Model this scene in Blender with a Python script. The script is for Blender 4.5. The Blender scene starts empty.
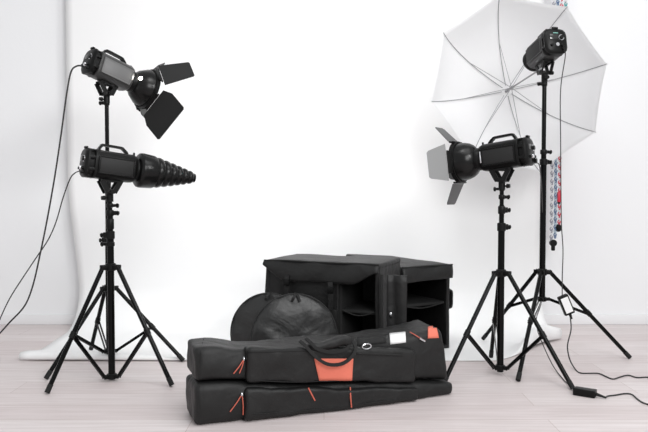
import bpy, bmesh, math, random
from mathutils import Vector, Matrix, noise
from mathutils.bvhtree import BVHTree
random.seed(4)
V = Vector
sc = bpy.context.scene
COL = sc.collection

# ------------------------------------------------------------------ camera
F, CAMH = 690.0, 0.80
PITCH = math.atan(24.0 / F)
cd = bpy.data.cameras.new('camera'); cam = bpy.data.objects.new('camera', cd); COL.objects.link(cam)
cam.location = (0, 0, CAMH); cam.rotation_euler = (math.pi / 2 - PITCH, 0, 0)
cd.sensor_width = 36; cd.lens = 36 * F / 648; cd.clip_start = .05
sc.camera = cam
EYE = V((0, 0, CAMH))
def ray(px, py):
    x, y = (px - 324) / F, (216 - py) / F
    return V((x, math.cos(PITCH) + y * math.sin(PITCH), -math.sin(PITCH) + y * math.cos(PITCH)))
def P(px, py, Y):
    d = ray(px, py); return EYE + d * (Y / d.y)
def G(px, py, z=0.0):
    d = ray(px, py); return EYE + d * ((z - CAMH) / d.z)

# ------------------------------------------------------------------ materials
def mat(name, col, rough=.5, metal=0., spec=.5, bump=None, var=0., sheen=0., trans=0., emit=None, coat=0.):
    m = bpy.data.materials.new(name); m.use_nodes = True
    nt = m.node_tree; b = nt.nodes['Principled BSDF']
    if not hasattr(col, '__len__'): col = (col, col, col)
    b.inputs['Base Color'].default_value = (*col, 1)
    b.inputs['Roughness'].default_value = rough; b.inputs['Metallic'].default_value = metal
    b.inputs['Specular IOR Level'].default_value = spec
    if sheen:
        b.inputs['Sheen Weight'].default_value = sheen; b.inputs['Sheen Roughness'].default_value = .5
    if coat: b.inputs['Coat Weight'].default_value = coat
    if emit:
        b.inputs['Emission Color'].default_value = (*emit[0], 1); b.inputs['Emission Strength'].default_value = emit[1]
    tc = nt.nodes.new('ShaderNodeTexCoord')
    if var:
        n = nt.nodes.new('ShaderNodeTexNoise'); n.inputs['Scale'].default_value = 9; n.inputs['Detail'].default_value = 5
        nt.links.new(tc.outputs['Object'], n.inputs['Vector'])
        mx = nt.nodes.new('ShaderNodeMix'); mx.data_type = 'RGBA'
        mx.inputs[6].default_value = (*[c * (1 - var) for c in col], 1)
        mx.inputs[7].default_value = (*[min(1, c * (1 + var)) for c in col], 1)
        nt.links.new(n.outputs['Fac'], mx.inputs[0]); nt.links.new(mx.outputs[2], b.inputs['Base Color'])
    if bump:
        n = nt.nodes.new('ShaderNodeTexNoise'); n.inputs['Scale'].default_value = bump[0]; n.inputs['Detail'].default_value = 4
        nt.links.new(tc.outputs['Object'], n.inputs['Vector'])
        bp = nt.nodes.new('ShaderNodeBump'); bp.inputs['Strength'].default_value = bump[1]; bp.inputs['Distance'].default_value = bump[2]
        nt.links.new(n.outputs['Fac'], bp.inputs['Height']); nt.links.new(bp.outputs['Normal'], b.inputs['Normal'])
    return m
def fabric_mat(name, c, rough, spec):
    m = mat(name, c, rough, spec=spec, var=.3); nt = m.node_tree; b = nt.nodes['Principled BSDF']
    tc = nt.nodes.new('ShaderNodeTexCoord'); prev = None
    for sc_, dist, dim in ((8, .030, .4), (30, .0035, .3), (500, .0008, 0)):
        n = nt.nodes.new('ShaderNodeTexNoise'); n.inputs['Scale'].default_value = sc_; n.inputs['Detail'].default_value = 3; n.inputs['Distortion'].default_value = dim
        nt.links.new(tc.outputs['Object'], n.inputs['Vector'])
        bp = nt.nodes.new('ShaderNodeBump'); bp.inputs['Strength'].default_value = .4; bp.inputs['Distance'].default_value = dist
        nt.links.new(n.outputs['Fac'], bp.inputs['Height'])
        if prev: nt.links.new(prev.outputs['Normal'], bp.inputs['Normal'])
        prev = bp
    nt.links.new(prev.outputs['Normal'], b.inputs['Normal']); return m
M = dict(
    wall=mat('white_paint', (.86, .865, .875), .7, spec=.2, bump=(60, .05, .01)),
    base=mat('white_gloss_paint', (.82, .82, .83), .45),
    paper=mat('white_paper', (.88, .88, .88), .85, spec=.1),
    black=mat('black_satin_metal', .003, .16, spec=.14),
    plastic=mat('black_plastic', .005, .38, spec=.17, bump=(300, .08, .002)),
    gloss=mat('black_gloss_enamel', .005, .26, spec=.24),
    grey=mat('dark_grey_panel', .018, .5, spec=.2, bump=(500, .1, .001)),
    panel_lit=mat('lit_grey_panel', .13, .42, spec=.4, bump=(500, .1, .001)),  # side panel of the tilted flash, with its stronger light painted into the grey
    shell=mat('lightened_shell', .04, .42, spec=.35), door=mat('dark_sheet_metal', .014, .5, spec=.22), door_grey=mat('grey_sheet_metal', .10, .36, metal=.8), door_lit=mat('lit_sheet_metal', .42, .33, metal=.85),  # paler shell and palest door metal carry painted-in light
    steel=mat('chrome', (.75, .75, .77), .2, metal=1),
    rib=mat('umbrella_steel', (.32, .32, .33), .35, metal=.6),
    rubber=mat('black_rubber', .012, .7, spec=.3),
    fabric=fabric_mat('black_nylon', .0105, .50, .33),
    satin=fabric_mat('black_satin_cloth', .014, .42, .5),
    web=mat('black_webbing', .017, .8, spec=.3, bump=(700, .4, .003)),
    lining=mat('black_lining', .018, .9, spec=.2),
    coral=mat('coral_nylon', (.73, .185, .125), .75, spec=.3, bump=(420, .25, .003)),
    coralcord=mat('coral_cord', (.55, .12, .08), .7),
    tag=mat('white_label', (.85, .85, .85), .6),
    cable=mat('black_cable', .018, .5),
    teal=mat('teal_print', (.16, .36, .31), .5), red=mat('red_plastic', (.62, .02, .05), .4),
    chain_red=mat('red_chain', (.68, .05, .09), .4), chain_white=mat('white_chain', (.72, .72, .74), .4),
    chain_blue=mat('blue_chain', (.10, .17, .30), .4), chain_pale=mat('pale_blue_chain', (.42, .52, .60), .4),
    chain_teal=mat('teal_chain', (.08, .38, .38), .4), chain_pink=mat('magenta_chain', (.42, .06, .28), .4),
    chain_grey=mat('grey_chain', (.30, .30, .34), .4),
    leak_glow=mat('light_leak_glow', (1, .95, .85), .4, emit=((1, .95, .88), 120)),  # emission standing in for light that leaks at a flash neck
    glass=mat('lcd_display', .02, .15, spec=.6),
)
# umbrella cloth lets some light through
def cloth():
    m = bpy.data.materials.new('white_umbrella_cloth'); m.use_nodes = True
    nt = m.node_tree; b = nt.nodes['Principled BSDF']; out = nt.nodes['Material Output']
    b.inputs['Base Color'].default_value = (.80, .80, .81, 1); b.inputs['Roughness'].default_value = .6
    t = nt.nodes.new('ShaderNodeBsdfTranslucent'); t.inputs['Color'].default_value = (.9, .9, .9, 1)
    mx = nt.nodes.new('ShaderNodeMixShader'); mx.inputs[0].default_value = .62
    nt.links.new(b.outputs[0], mx.inputs[1]); nt.links.new(t.outputs[0], mx.inputs[2]); nt.links.new(mx.outputs[0], out.inputs['Surface'])
    return m
M['cloth'] = cloth()
def floor_mat():
    m = bpy.data.materials.new('pale_wood_planks'); m.use_nodes = True
    nt = m.node_tree; L = nt.links; b = nt.nodes['Principled BSDF']
    tc = nt.nodes.new('ShaderNodeTexCoord')
    br = nt.nodes.new('ShaderNodeTexBrick')
    br.inputs['Scale'].default_value = 1; br.inputs['Brick Width'].default_value = 1.25; br.inputs['Row Height'].default_value = .16
    br.inputs['Mortar Size'].default_value = .0012; br.inputs['Mortar Smooth'].default_value = .3; br.offset = .37
    br.inputs['Color1'].default_value = (.68, .612, .612, 1); br.inputs['Color2'].default_value = (.745, .69, .69, 1)
    br.inputs['Mortar'].default_value = (.50, .42, .40, 1)
    L.new(tc.outputs['Object'], br.inputs['Vector'])
    mp = nt.nodes.new('ShaderNodeMapping'); mp.inputs['Scale'].default_value = (1.2, 22, 1)
    L.new(tc.outputs['Object'], mp.inputs['Vector'])
    n = nt.nodes.new('ShaderNodeTexNoise'); n.inputs['Scale'].default_value = 2.2; n.inputs['Detail'].default_value = 7; n.inputs['Roughness'].default_value = .62
    n.inputs['Distortion'].default_value = .5
    L.new(mp.outputs['Vector'], n.inputs['Vector'])
    rp = nt.nodes.new('ShaderNodeValToRGB'); rp.color_ramp.elements[0].position = .28; rp.color_ramp.elements[1].position = .72
    rp.color_ramp.elements[0].color = (.80, .775, .76, 1); rp.color_ramp.elements[1].color = (1.0, 1.0, 1.0, 1)
    L.new(n.outputs['Fac'], rp.inputs['Fac'])
    mx = nt.nodes.new('ShaderNodeMix'); mx.data_type = 'RGBA'; mx.blend_type = 'MULTIPLY'; mx.inputs[0].default_value = 1
    L.new(br.outputs['Color'], mx.inputs[6]); L.new(rp.outputs['Color'], mx.inputs[7]); L.new(mx.outputs[2], b.inputs['Base Color'])
    b.inputs['Roughness'].default_value = .48; b.inputs['Specular IOR Level'].default_value = .3
    return m
M['floor'] = floor_mat()

# ------------------------------------------------------------------ mesh helpers
def tube(bm, p0, p1, r0, r1=None, seg=14, mi=0, caps=True):
    r1 = r0 if r1 is None else r1
    p0, p1 = V(p0), V(p1); a = (p1 - p0).normalized()
    u = a.orthogonal().normalized(); w = a.cross(u)
    rings = []
    for p, r in ((p0, r0), (p1, r1)):
        rings.append([bm.verts.new(p + (u * math.cos(t) + w * math.sin(t)) * r) for t in (2 * math.pi * i / seg for i in range(seg))])
    fs = []
    for i in range(seg):
        fs.append(bm.faces.new((rings[0][i], rings[0][(i + 1) % seg], rings[1][(i + 1) % seg], rings[1][i])))
    if caps:
        fs.append(bm.faces.new(rings[0][::-1])); fs.append(bm.faces.new(rings[1]))
    for f in fs: f.material_index = mi
def path(bm, pts, r, seg=8, mi=0, caps=True, flat=None):
    """a tube along points; flat=(normal, width, thickness) makes a strap"""
    pts = [V(p) for p in pts]; rings = []
    u = None
    for i, p in enumerate(pts):
        t = (pts[min(i + 1, len(pts) - 1)] - pts[max(i - 1, 0)]).normalized()
        if flat:
            n = flat[0] - t * flat[0].dot(t); n.normalize(); s = t.cross(n)
            w, h = flat[1] / 2, flat[2] / 2
            rings.append([bm.verts.new(p + s * a * w + n * b_ * h) for a, b_ in ((1, 1), (-1, 1), (-1, -1), (1, -1))]); continue
        if u is None: u = t.orthogonal().normalized()
        else: u = (u - t * u.dot(t)).normalized()
        w = t.cross(u); rr = r(i / (len(pts) - 1)) if callable(r) else r
        rings.append([bm.verts.new(p + (u * math.cos(a) + w * math.sin(a)) * rr) for a in (2 * math.pi * k / seg for k in range(seg))])
    n = len(rings[0])
    for a, b_ in zip(rings, rings[1:]):
        for k in range(n):
            f = bm.faces.new((a[k], a[(k + 1) % n], b_[(k + 1) % n], b_[k])); f.material_index = mi
    if caps:
        bm.faces.new(rings[0][::-1]).material_index = mi; bm.faces.new(rings[-1]).material_index = mi
def smooth_pts(pts, n=8):
    pts = [V(p) for p in pts]; out = []
    q = [pts[0] * 2 - pts[1]] + pts + [pts[-1] * 2 - pts[-2]]
    for i in range(1, len(q) - 2):
        a, b_, c, d = q[i - 1:i + 3]
        for k in range(n):
            t = k / n
            out.append(.5 * ((2 * b_) + (c - a) * t + (2 * a - 5 * b_ + 4 * c - d) * t * t + (3 * b_ - a - 3 * c + d) * t ** 3))
    out.append(pts[-1]); return out
def lathe(bm, prof, o=V((0, 0, 0)), ax=V((1, 0, 0)), seg=36, mi=0, cap0=False, cap1=False, thick=0):
    ax = V(ax).normalized(); u = ax.orthogonal().normalized(); w = ax.cross(u); o = V(o)
    if thick:
        prof = list(prof) + [(x - thick * .3, max(.001, r - thick)) for x, r in reversed(prof)]
    rings = [[bm.verts.new(o + ax * x + (u * math.cos(t) + w * math.sin(t)) * r) for t in (2 * math.pi * i / seg for i in range(seg))] for x, r in prof]
    prs = list(zip(rings, rings[1:]))
    if thick: prs.append((rings[-1], rings[0]))
    for a, b_ in prs:
        for i in range(seg):
            bm.faces.new((a[i], a[(i + 1) % seg], b_[(i + 1) % seg], b_[i])).material_index = mi
    if cap0: bm.faces.new(rings[0][::-1]).material_index = mi
    if cap1: bm.faces.new(rings[-1]).material_index = mi
def box(bm, c, s, R=None, bev=0, mi=0, seg=2):
    c = V(c); tmp = bmesh.new(); bmesh.ops.create_cube(tmp, size=1)
    for v in tmp.verts: v.co = V((v.co.x * s[0], v.co.y * s[1], v.co.z * s[2]))
    if bev: bmesh.ops.bevel(tmp, geom=tmp.edges[:], offset=bev, segments=seg, profile=.5, affect='EDGES')
    for v in tmp.verts: v.co = (R @ v.co if R else v.co) + c
    merge(bm, tmp, mi); tmp.free()
def merge(bm, src, mi=0):
    mp = {v: bm.verts.new(v.co) for v in src.verts}
    for f in src.faces:
        try: bm.faces.new([mp[v] for v in f.verts]).material_index = mi
        except ValueError: pass
def prism(bm, poly, n, mi=0):
    """solid from a polygon of 3D points extruded by vector n"""
    a = [bm.verts.new(V(p)) for p in poly]; b_ = [bm.verts.new(V(p) + V(n)) for p in poly]; k = len(a)
    bm.faces.new(a[::-1]).material_index = mi; bm.faces.new(b_).material_index = mi
    for i in range(k): bm.faces.new((a[i], a[(i + 1) % k], b_[(i + 1) % k], b_[i])).material_index = mi
def axis_pos(s, r, n):
    r = min(r, s * .98); mid = s - r
    e = [s, s - r * .25, s - r * .6, s - r]
    inner = [mid * (1 - 2 * i / n) for i in range(1, n)]
    return [-x for x in e] + [-x for x in inner] + [x for x in reversed(e)]
def softbox(bm, size, r, fn, n=(8, 6, 6), mi=0):
    """rounded box of the given size about the origin; every point is sent through fn(p) -> world"""
    s = [x / 2 for x in size]; pos = [axis_pos(s[i], r, n[i]) for i in range(3)]
    tmp = bmesh.new()
    for a in range(3):
        b_, c = (a + 1) % 3, (a + 2) % 3
        for sg in (-1, 1):
            g = []
            for x in pos[b_]:
                row = []
                for y in pos[c]:
                    p = [0, 0, 0]; p[a] = sg * s[a]; p[b_] = x; p[c] = y
                    q = V([max(-(s[k] - min(r, s[k] * .98)), min(s[k] - min(r, s[k] * .98), p[k])) for k in range(3)])
                    d = V(p) - q; d = d.normalized() if d.length else d
                    row.append(tmp.verts.new(q + d * min(r, min(s) * .98)))
                g.append(row)
            for i in range(len(g) - 1):
                for j in range(len(g[0]) - 1):
                    vs = (g[i][j], g[i + 1][j], g[i + 1][j + 1], g[i][j + 1])
                    tmp.faces.new(vs if sg > 0 else vs[::-1])
    bmesh.ops.remove_doubles(tmp, verts=tmp.verts[:], dist=1e-5)
    for v in tmp.verts: v.co = fn(v.co.copy())
    bmesh.ops.recalc_face_normals(tmp, faces=tmp.faces[:])
    merge(bm, tmp, mi); tmp.free()
def wob(p, amp, sc_=6., seed=0.):
    q = V(p) * sc_ + V((seed, seed * 1.7, -seed))
    return V((noise.noise(q), noise.noise(q + V((9, 3, 1))), noise.noise(q + V((-4, 7, 5))))) * amp

def obj(name, bm, mats, parent=None, smooth=True, angle=40, world=True):
    """links the bmesh as ONE mesh object; world=True: its points are world points"""
    if not isinstance(mats, (list, tuple)): mats = [mats]
    if parent is not None and world:
        inv = chain_matrix(parent).inverted()
        for v in bm.verts: v.co = inv @ v.co
    bmesh.ops.recalc_face_normals(bm, faces=bm.faces[:])
    me = bpy.data.meshes.new(name); bm.to_mesh(me); bm.free()
    for m in mats: me.materials.append(m)
    if smooth:
        for p in me.polygons: p.use_smooth = True
        me.set_sharp_from_angle(angle=math.radians(angle))
    o = bpy.data.objects.new(name, me); COL.objects.link(o)
    if parent is not None: o.parent = parent
    return o
def chain_matrix(o):
    m = o.matrix_basis.copy()
    while o.parent: o = o.parent; m = o.matrix_basis @ m
    return m
def tag(o, label, cat, group=None):
    o['label'] = label; o['category'] = cat
    if group: o['group'] = group
    return o
def thing(name, label, cat, mtx, group=None):
    o = bpy.data.objects.new(name, None); COL.objects.link(o); o.empty_display_size = .05
    o.matrix_basis = mtx if isinstance(mtx, Matrix) else Matrix.Translation(V(mtx))
    return tag(o, label, cat, group)
B = bmesh.new

# ------------------------------------------------------------------ setting
WALL_Y = 4.15
bm = B(); box(bm, (0, 1.0, -.05), (9, 6.5, .1)); o = obj('floor', bm, M['floor'], smooth=False); o['kind'] = 'structure'
bm = B(); box(bm, (0, WALL_Y + .06, 1.55), (9, .12, 3.1)); o = obj('wall_back', bm, M['wall'], smooth=False); o['kind'] = 'structure'
bm = B(); box(bm, (0, WALL_Y - .008, .031), (9, .016, .062), bev=.004); o = obj('baseboard_back', bm, M['base']); o['kind'] = 'structure'

# ------------------------------------------------------------------ paper backdrop
PY = 4.09
def lerp(a, b_, t): return a + (b_ - a) * t
def sstep(a, b_, x):
    t = max(0, min(1, (x - a) / (b_ - a))); return t * t * (3 - 2 * t)
def front_y(x):
    return 3.235 if x < .80 else lerp(3.235, 3.70, sstep(.80, 1.30, x) * .6 + .4 * (x - .80) / .47)
def lip_h(x):
    return .034 * (1 - sstep(-1.25, -.35, x)) + .100 * sstep(.90, 1.12, x) * (1 - .45 * sstep(1.12, 1.27, x)) + .002
bp = thing('backdrop_paper', 'seamless white paper backdrop hanging along the wall and sweeping onto the floor', 'backdrop', (0, PY, 0))
bm = B()
ZT, RAD = 2.16, .24
rows = []
us = [i / 60 for i in range(61)]
for u in us:
    col = []
    def xx(z, y):
        l = -1.517 + .062 * (1 - sstep(.15, .9, z)) + .025 * (1 - sstep(3.4, 3.9, y)) - .012 * (1 - sstep(3.22, 3.36, y)); r = 1.29 - .03 * (1 - sstep(3.3, 3.9, y))
        return lerp(l, r, u)
    xm = lerp(-1.43, 1.262, u); yf = front_y(xm); h = lip_h(xm)
    for k in range(13): z = lerp(ZT, RAD, k / 12); col.append((z, PY))
    for k in range(1, 13):
        a = math.pi / 2 * k / 12; col.append((RAD - math.sin(a) * RAD + .003, PY - RAD + math.cos(a) * RAD))
    y0 = PY - RAD; lr = max(.004, h * .55)
    for k in range(1, 17):
        t = k / 16; y = lerp(y0, yf + lr, t) if y0 > yf + lr else lerp(y0, yf + lr, t)
        col.append((.003 + h * sstep(.62, 1, t), y))
    for k in range(1, 9):
        a = math.pi * k / 9 * .92; col.append((.003 + h * (1 + math.cos(a)) / 2, yf + lr - math.sin(a) * lr))
    rows.append([bm.verts.new(V((xx(z, y), y, z))) for z, y in col])
for a, b_ in zip(rows, rows[1:]):
    for i in range(len(a) - 1): bm.faces.new((a[i], a[i + 1], b_[i + 1], b_[i]))
o = obj('paper_sheet', bm, M['paper'], bp, angle=80)
md = o.modifiers.new('solid', 'SOLIDIFY'); md.thickness = .0014; md.offset = 0
bm = B(); tube(bm, (-1.60, PY - .046, ZT), (1.42, PY - .046, ZT), .045, seg=24); obj('paper_roll', bm, M['paper'], bp)
for x in (-1.615, 1.435):
    bm = B(); box(bm, (x, WALL_Y - .085, ZT), (.03, .168, .10), bev=.004); obj('wall_bracket', bm, M['plastic'], bp)

# ------------------------------------------------------------------ backdrop chains
def links(bm, p0, p1, r, n_mats, pitch=.0115):
    p0, p1 = V(p0), V(p1); n = int((p1 - p0).length / pitch); d = (p1 - p0) / n
    for i in range(n):
        c = p0 + d * (i + .5); fl = i % 2
        pts = []
        for k in range(11):
            a = 2 * math.pi * k / 10
            lx, lz = math.cos(a) * r, math.sin(a) * pitch * .72
            pts.append(c + V((lx * (1 if fl else .35), -lx * (.35 if fl else 1), lz)))
        path(bm, pts, r * .5, seg=5, mi=(i // 2) % n_mats, caps=False)
def chain(px, Y, top, bot, mats, label, dx=0, extra=None):
    a = P(px, bot, Y); x = a.x
    root = thing('backdrop_chain', label, 'chain', (x, Y, a.z), 'pull chains of the paper backdrop')
    s = [0, dx] if dx else [0]
    for k, q in enumerate(s):
        bm = B(); mm = mats[k] if dx else mats[0]
        links(bm, (x + q, Y, a.z + (.018 if not k else .03)), (x + q, Y, ZT - .02), .0066, len(mm))
        obj('chain_strand', bm, [M[m] for m in mm], root)
    return root, x, a.z
CY = 4.00
r1, x, z = chain(551.2, CY, 0, 243, (('chain_grey', 'chain_white'), ('chain_blue', 'chain_pale')), 'blue and grey plastic pull chain, the longest beside the tall stand', dx=.022)
bm = B(); lathe(bm, [(-.010, .012), (-.010, .02), (.010, .02), (.010, .012)], V((x + .011, CY, z)), V((0, 1, 0)), cap0=True, cap1=True, seg=20)
box(bm, (x + .011, CY, z - .02), (.022, .018, .05), bev=.006); obj('chain_weight', bm, M['plastic'], r1)
r2, x, z = chain(559, CY, 0, 228, (('chain_red', 'chain_white'),), 'red and white plastic pull chain with a red connector')
bm = B(); lathe(bm, [(-.022, .006), (-.016, .015), (0, .019), (.016, .015), (.022, .006)], V((x - .004, CY, z)), V((0, 0, 1)), cap0=True, cap1=True, seg=18); obj('chain_weight', bm, M['plastic'], r2)
zz = P(558.5, 197, CY).z
bm = B(); box(bm, (x - .003, CY - .002, zz), (.02, .02, .06), bev=.005); obj('connector', bm, M['red'], r2)
bm = B(); box(bm, (x - .003, CY - .002, zz - .034), (.014, .016, .012), bev=.003); obj('connector_clip', bm, M['plastic'], r2)
r3, x, z = chain(564.6, CY, 0, 100, (('chain_teal', 'chain_white'),), 'teal and white plastic pull chain above the top rim of the umbrella')
bm = B(); lathe(bm, [(-.022, .006), (-.016, .015), (0, .019), (.016, .015), (.022, .006)], V((x, CY, z)), V((0, 0, 1)), cap0=True, cap1=True, seg=18); obj('chain_weight', bm, M['plastic'], r3)
for rt, xs in ((r1, 551.2), (r2, 559), (r3, 564.6)):
    xc = P(xs, 100, CY).x + (.011 if rt is r1 else 0)
    bm = B(); tube(bm, (xc - .009, PY - .046, ZT), (xc + .009, PY - .046, ZT), .050, seg=24); obj('chain_wheel', bm, M['plastic'], rt)
r4 = None

# ------------------------------------------------------------------ light stands
def stand(label, base, feet, z_hub, z_low, tubes, knobs, r_leg=.0095, t_strut=.55, z_low_pole=None):
    bx, by = base
    root = thing('light_stand', label, 'light stand', (bx, by, 0), 'tripod light stands')
    hub = V((bx, by, z_hub))
    # poles
    for i, (z0, z1, r) in enumerate(tubes):
        bm = B(); tube(bm, (bx, by, z0), (bx, by, z1), r, seg=20)
        obj('pole', bm, M['black'], root)
    # leg hub with three ears, lower collar with three ears
    bmh, bml = B(), B()
    lathe(bmh, [(-.016, .019), (-.012, .0225), (.012, .0225), (.016, .019)], hub, V((0, 0, 1)), cap0=True, cap1=True, seg=24)
    low = V((bx, by, z_low))
    lathe(bml, [(-.011, .018), (-.008, .0215), (.008, .0215), (.011, .018)], low, V((0, 0, 1)), cap0=True, cap1=True, seg=24)
    fl = []
    for f in feet:
        f = V((f[0], f[1], f[2] if len(f) > 2 else 0)); d = V((f.x - bx, f.y - by, 0)).normalized(); s = V((-d.y, d.x, 0))
        Rm = Matrix((d, s, V((0, 0, 1)))).transposed()
        for q in (-1, 1):
            box(bmh, hub + d * .030 + s * .0125 * q, (.026, .0045, .020), Rm, bev=.002)
            box(bml, low + d * .028 + s * .0085 * q, (.022, .004, .014), Rm, bev=.0015)
        tube(bmh, hub + d * .036 - s * .016, hub + d * .036 + s * .016, .004, seg=10)
        tube(bml, low + d * .033 - s * .012, low + d * .033 + s * .012, .003, seg=10)
        fl.append((f, d, s))
    obj('leg_hub', bmh, M['plastic'], root); obj('lower_collar', bml, M['plastic'], root)
    for f, d, s in fl:
        a = hub + d * .036; n = (f - a).normalized()
        off = r_leg * math.sqrt(max(0, 1 - n.z * n.z)) + .0005
        e = f + V((0, 0, off)); dirn = (e - a).normalized()
        bm = B(); tube(bm, a - dirn * .008, e - dirn * .03, r_leg, seg=14)
        leg = obj('leg', bm, M['black'], root)
        bm = B(); tube(bm, e - dirn * .035, e, r_leg + .0012, seg=14); obj('foot_cap', bm, M['rubber'], leg)
        jt = a + (e - a) * t_strut
        bm = B(); tube(bm, jt - dirn * .014, jt + dirn * .014, r_leg + .0025, seg=14)
        tube(bm, jt - s * .013, jt + s * .013, .0035, seg=10); obj('joint_clip', bm, M['plastic'], leg)
        bm = B(); c0 = low + d * .033
        for q in (-1, 1): path(bm, [c0 + s * .0065 * q, jt + s * .0065 * q - dirn * .002 - V((0, 0, .006))], 0, flat=(s, .013, .003))
        obj('strut', bm, M['black'], root)
    # locking collars and knobs: (z, radius, height, angle of the knob or None)
    for z, r, h, ang in knobs:
        bm = B(); lathe(bm, [(-h / 2, r * .85), (-h / 2 + .003, r), (h / 2 - .003, r), (h / 2, r * .85)], V((bx, by, z)), V((0, 0, 1)), cap0=True, cap1=True, seg=22)
        for a in ([ang] if ang is not None else []):
            d = V((math.cos(a), math.sin(a), 0)); s = V((-d.y, d.x, 0)); Rm = Matrix((d, s, V((0, 0, 1)))).transposed()
            box(bm, V((bx, by, z)) + d * r * 1.1, (.018, .014, h * .7), Rm, bev=.002)
        cl = obj('locking_collar', bm, M['plastic'], root)
        if ang is not None:
            bm = B(); p = V((bx, by, z)) + d * (r + .006)
            tube(bm, p, p + d * .010, .005, seg=10)
            c = p + d * .011
            for k in range(3):
                an = 2 * math.pi * k / 3 + .4; w = s * math.cos(an) + V((0, 0, math.sin(an)))
                tube(bm, c + w * .003, c + w * .010, .0055, .0045, seg=10)
            tube(bm, c - d * .006, c + d * .006, .0065, seg=14); obj('knob', bm, M['plastic'], cl)
    return root

def zof(py, Y, px=324): return P(px, py, Y).z
# --- front stand of the snoot flash
FLY = 2.905; FLX = P(111, 300, FLY).x
f1, f2 = G(47, 394), G(172, 386.5)
zhead_fl = zof(166, FLY)
zs = lambda y: zof(y, FLY)
stand('black tripod light stand carrying the flash with the ribbed snoot', (FLX, FLY),
      [(f1.x, f1.y), (f2.x, f2.y), (FLX - .0985, FLY + .32)], zs(267), .019,
      [(.006, zs(238), .0145), (zs(240), zs(214), .0120), (zs(216), zhead_fl - .118, .0095)],
      [(zs(235), .0185, .034, 3.3), (zs(244), .0178, .02, 3.2), (zs(224), .0160, .045, None), (zs(213), .0155, .026, .0), (zs(205.5), .0140, .018, .05), (zs(192), .0125, .02, None)])
# --- rear stand, barn-door flash
RLY = 3.24; RLX = P(108.3, 250, RLY).x
f1, f2, f3 = G(46, 380), G(183.5, 362), G(91, 350, .012)
zr = lambda y: zof(y, RLY); zhead_rl = zr(69)
stand('black tripod light stand behind the snoot flash, holding the flash tilted down', (RLX, RLY),
      [(f1.x, f1.y), (f2.x, f2.y), (f3.x, f3.y, .012)], zr(288), .05,
      [(.035, zr(235), .0145), (zr(237), zr(185), .0120), (zr(187), zhead_rl - .118, .0095)],
      [(zr(240), .0185, .034, 3.5), (zr(185), .0155, .03, 3.1), (zr(103), .013, .022, 3.1)], t_strut=.53)
# --- front stand on the other side
FRY = 2.99; FRX = P(500.8, 300, FRY).x
f1, f2, f3 = G(443, 386), G(573, 390), G(491, 357.5, .006)
zf = lambda y: zof(y, FRY); zhead_fr = zf(155)
stand('black tripod light stand beside the long bags, carrying the barn-door flash under the umbrella', (FRX, FRY),
      [(f1.x, f1.y), (f2.x, f2.y), (f3.x, f3.y, .006)], zf(273), .035,
      [(.016, zf(230), .0145), (zf(232), zf(205), .0110), (zf(207), zhead_fr - .118, .009)],
      [(zf(227), .0185, .036, .1), (zf(210), .0155, .034, .0), (zf(197), .0135, .02, .2), (zf(189), .0125, .016, 3.0)])
# --- tall rear stand with the umbrella flash
RRY = 3.32; RRX = P(542.6, 250, RRY).x
f1, f2, f3 = G(630, 359), G(483, 340, .008), G(518, 382)
zt = lambda y: zof(y, RRY); zhead_rr = zt(50)
stand('tall black tripod light stand carrying the flash in front of the white umbrella', (RRX, RRY),
      [(f1.x, f1.y), (f2.x, f2.y, .008), (f3.x, f3.y)], zt(272), zt(299),
      [(zt(301), zt(160), .0145), (zt(162), zt(150), .0125), (zt(152), zhead_rr - .118, .0105)],
      [(zt(162), .0185, .03, .2), (zt(152), .0165, .022, .1), (zt(84), .0135, .022, 3.4)], t_strut=.48)

# ------------------------------------------------------------------ flash heads
def frame(center, axis, roll=0):
    x = V(axis).normalized(); y = V((0, 0, 1)).cross(x).normalized(); z = x.cross(y)
    m = Matrix((x, y, z)).transposed().to_4x4(); m.translation = center
    return m
def rr_section(w, h, c, n=3):
    """octagon-like rounded section in (y, z)"""
    pts = []
    for sx, sz, a0 in ((1, 1, 0), (-1, 1, 90), (-1, -1, 180), (1, -1, 270)):
        for k in range(n + 1):
            a = math.radians(a0 + 90 * k / n); pts.append((sx * (w / 2 - c) + math.cos(a) * c, sz * (h / 2 - c) + math.sin(a) * c))
    return pts
def loft(bm, secs, mi=0, cap=(True, True)):
    rings = [[bm.verts.new((x, y, z)) for y, z in pts] for x, pts in secs]
    k = len(rings[0])
    for a, b_ in zip(rings, rings[1:]):
        for i in range(k): bm.faces.new((a[i], a[(i + 1) % k], b_[(i + 1) % k], b_[i])).material_index = mi
    if cap[0]: bm.faces.new(rings[0][::-1]).material_index = mi
    if cap[1]: bm.faces.new(rings[-1]).material_index = mi
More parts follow.
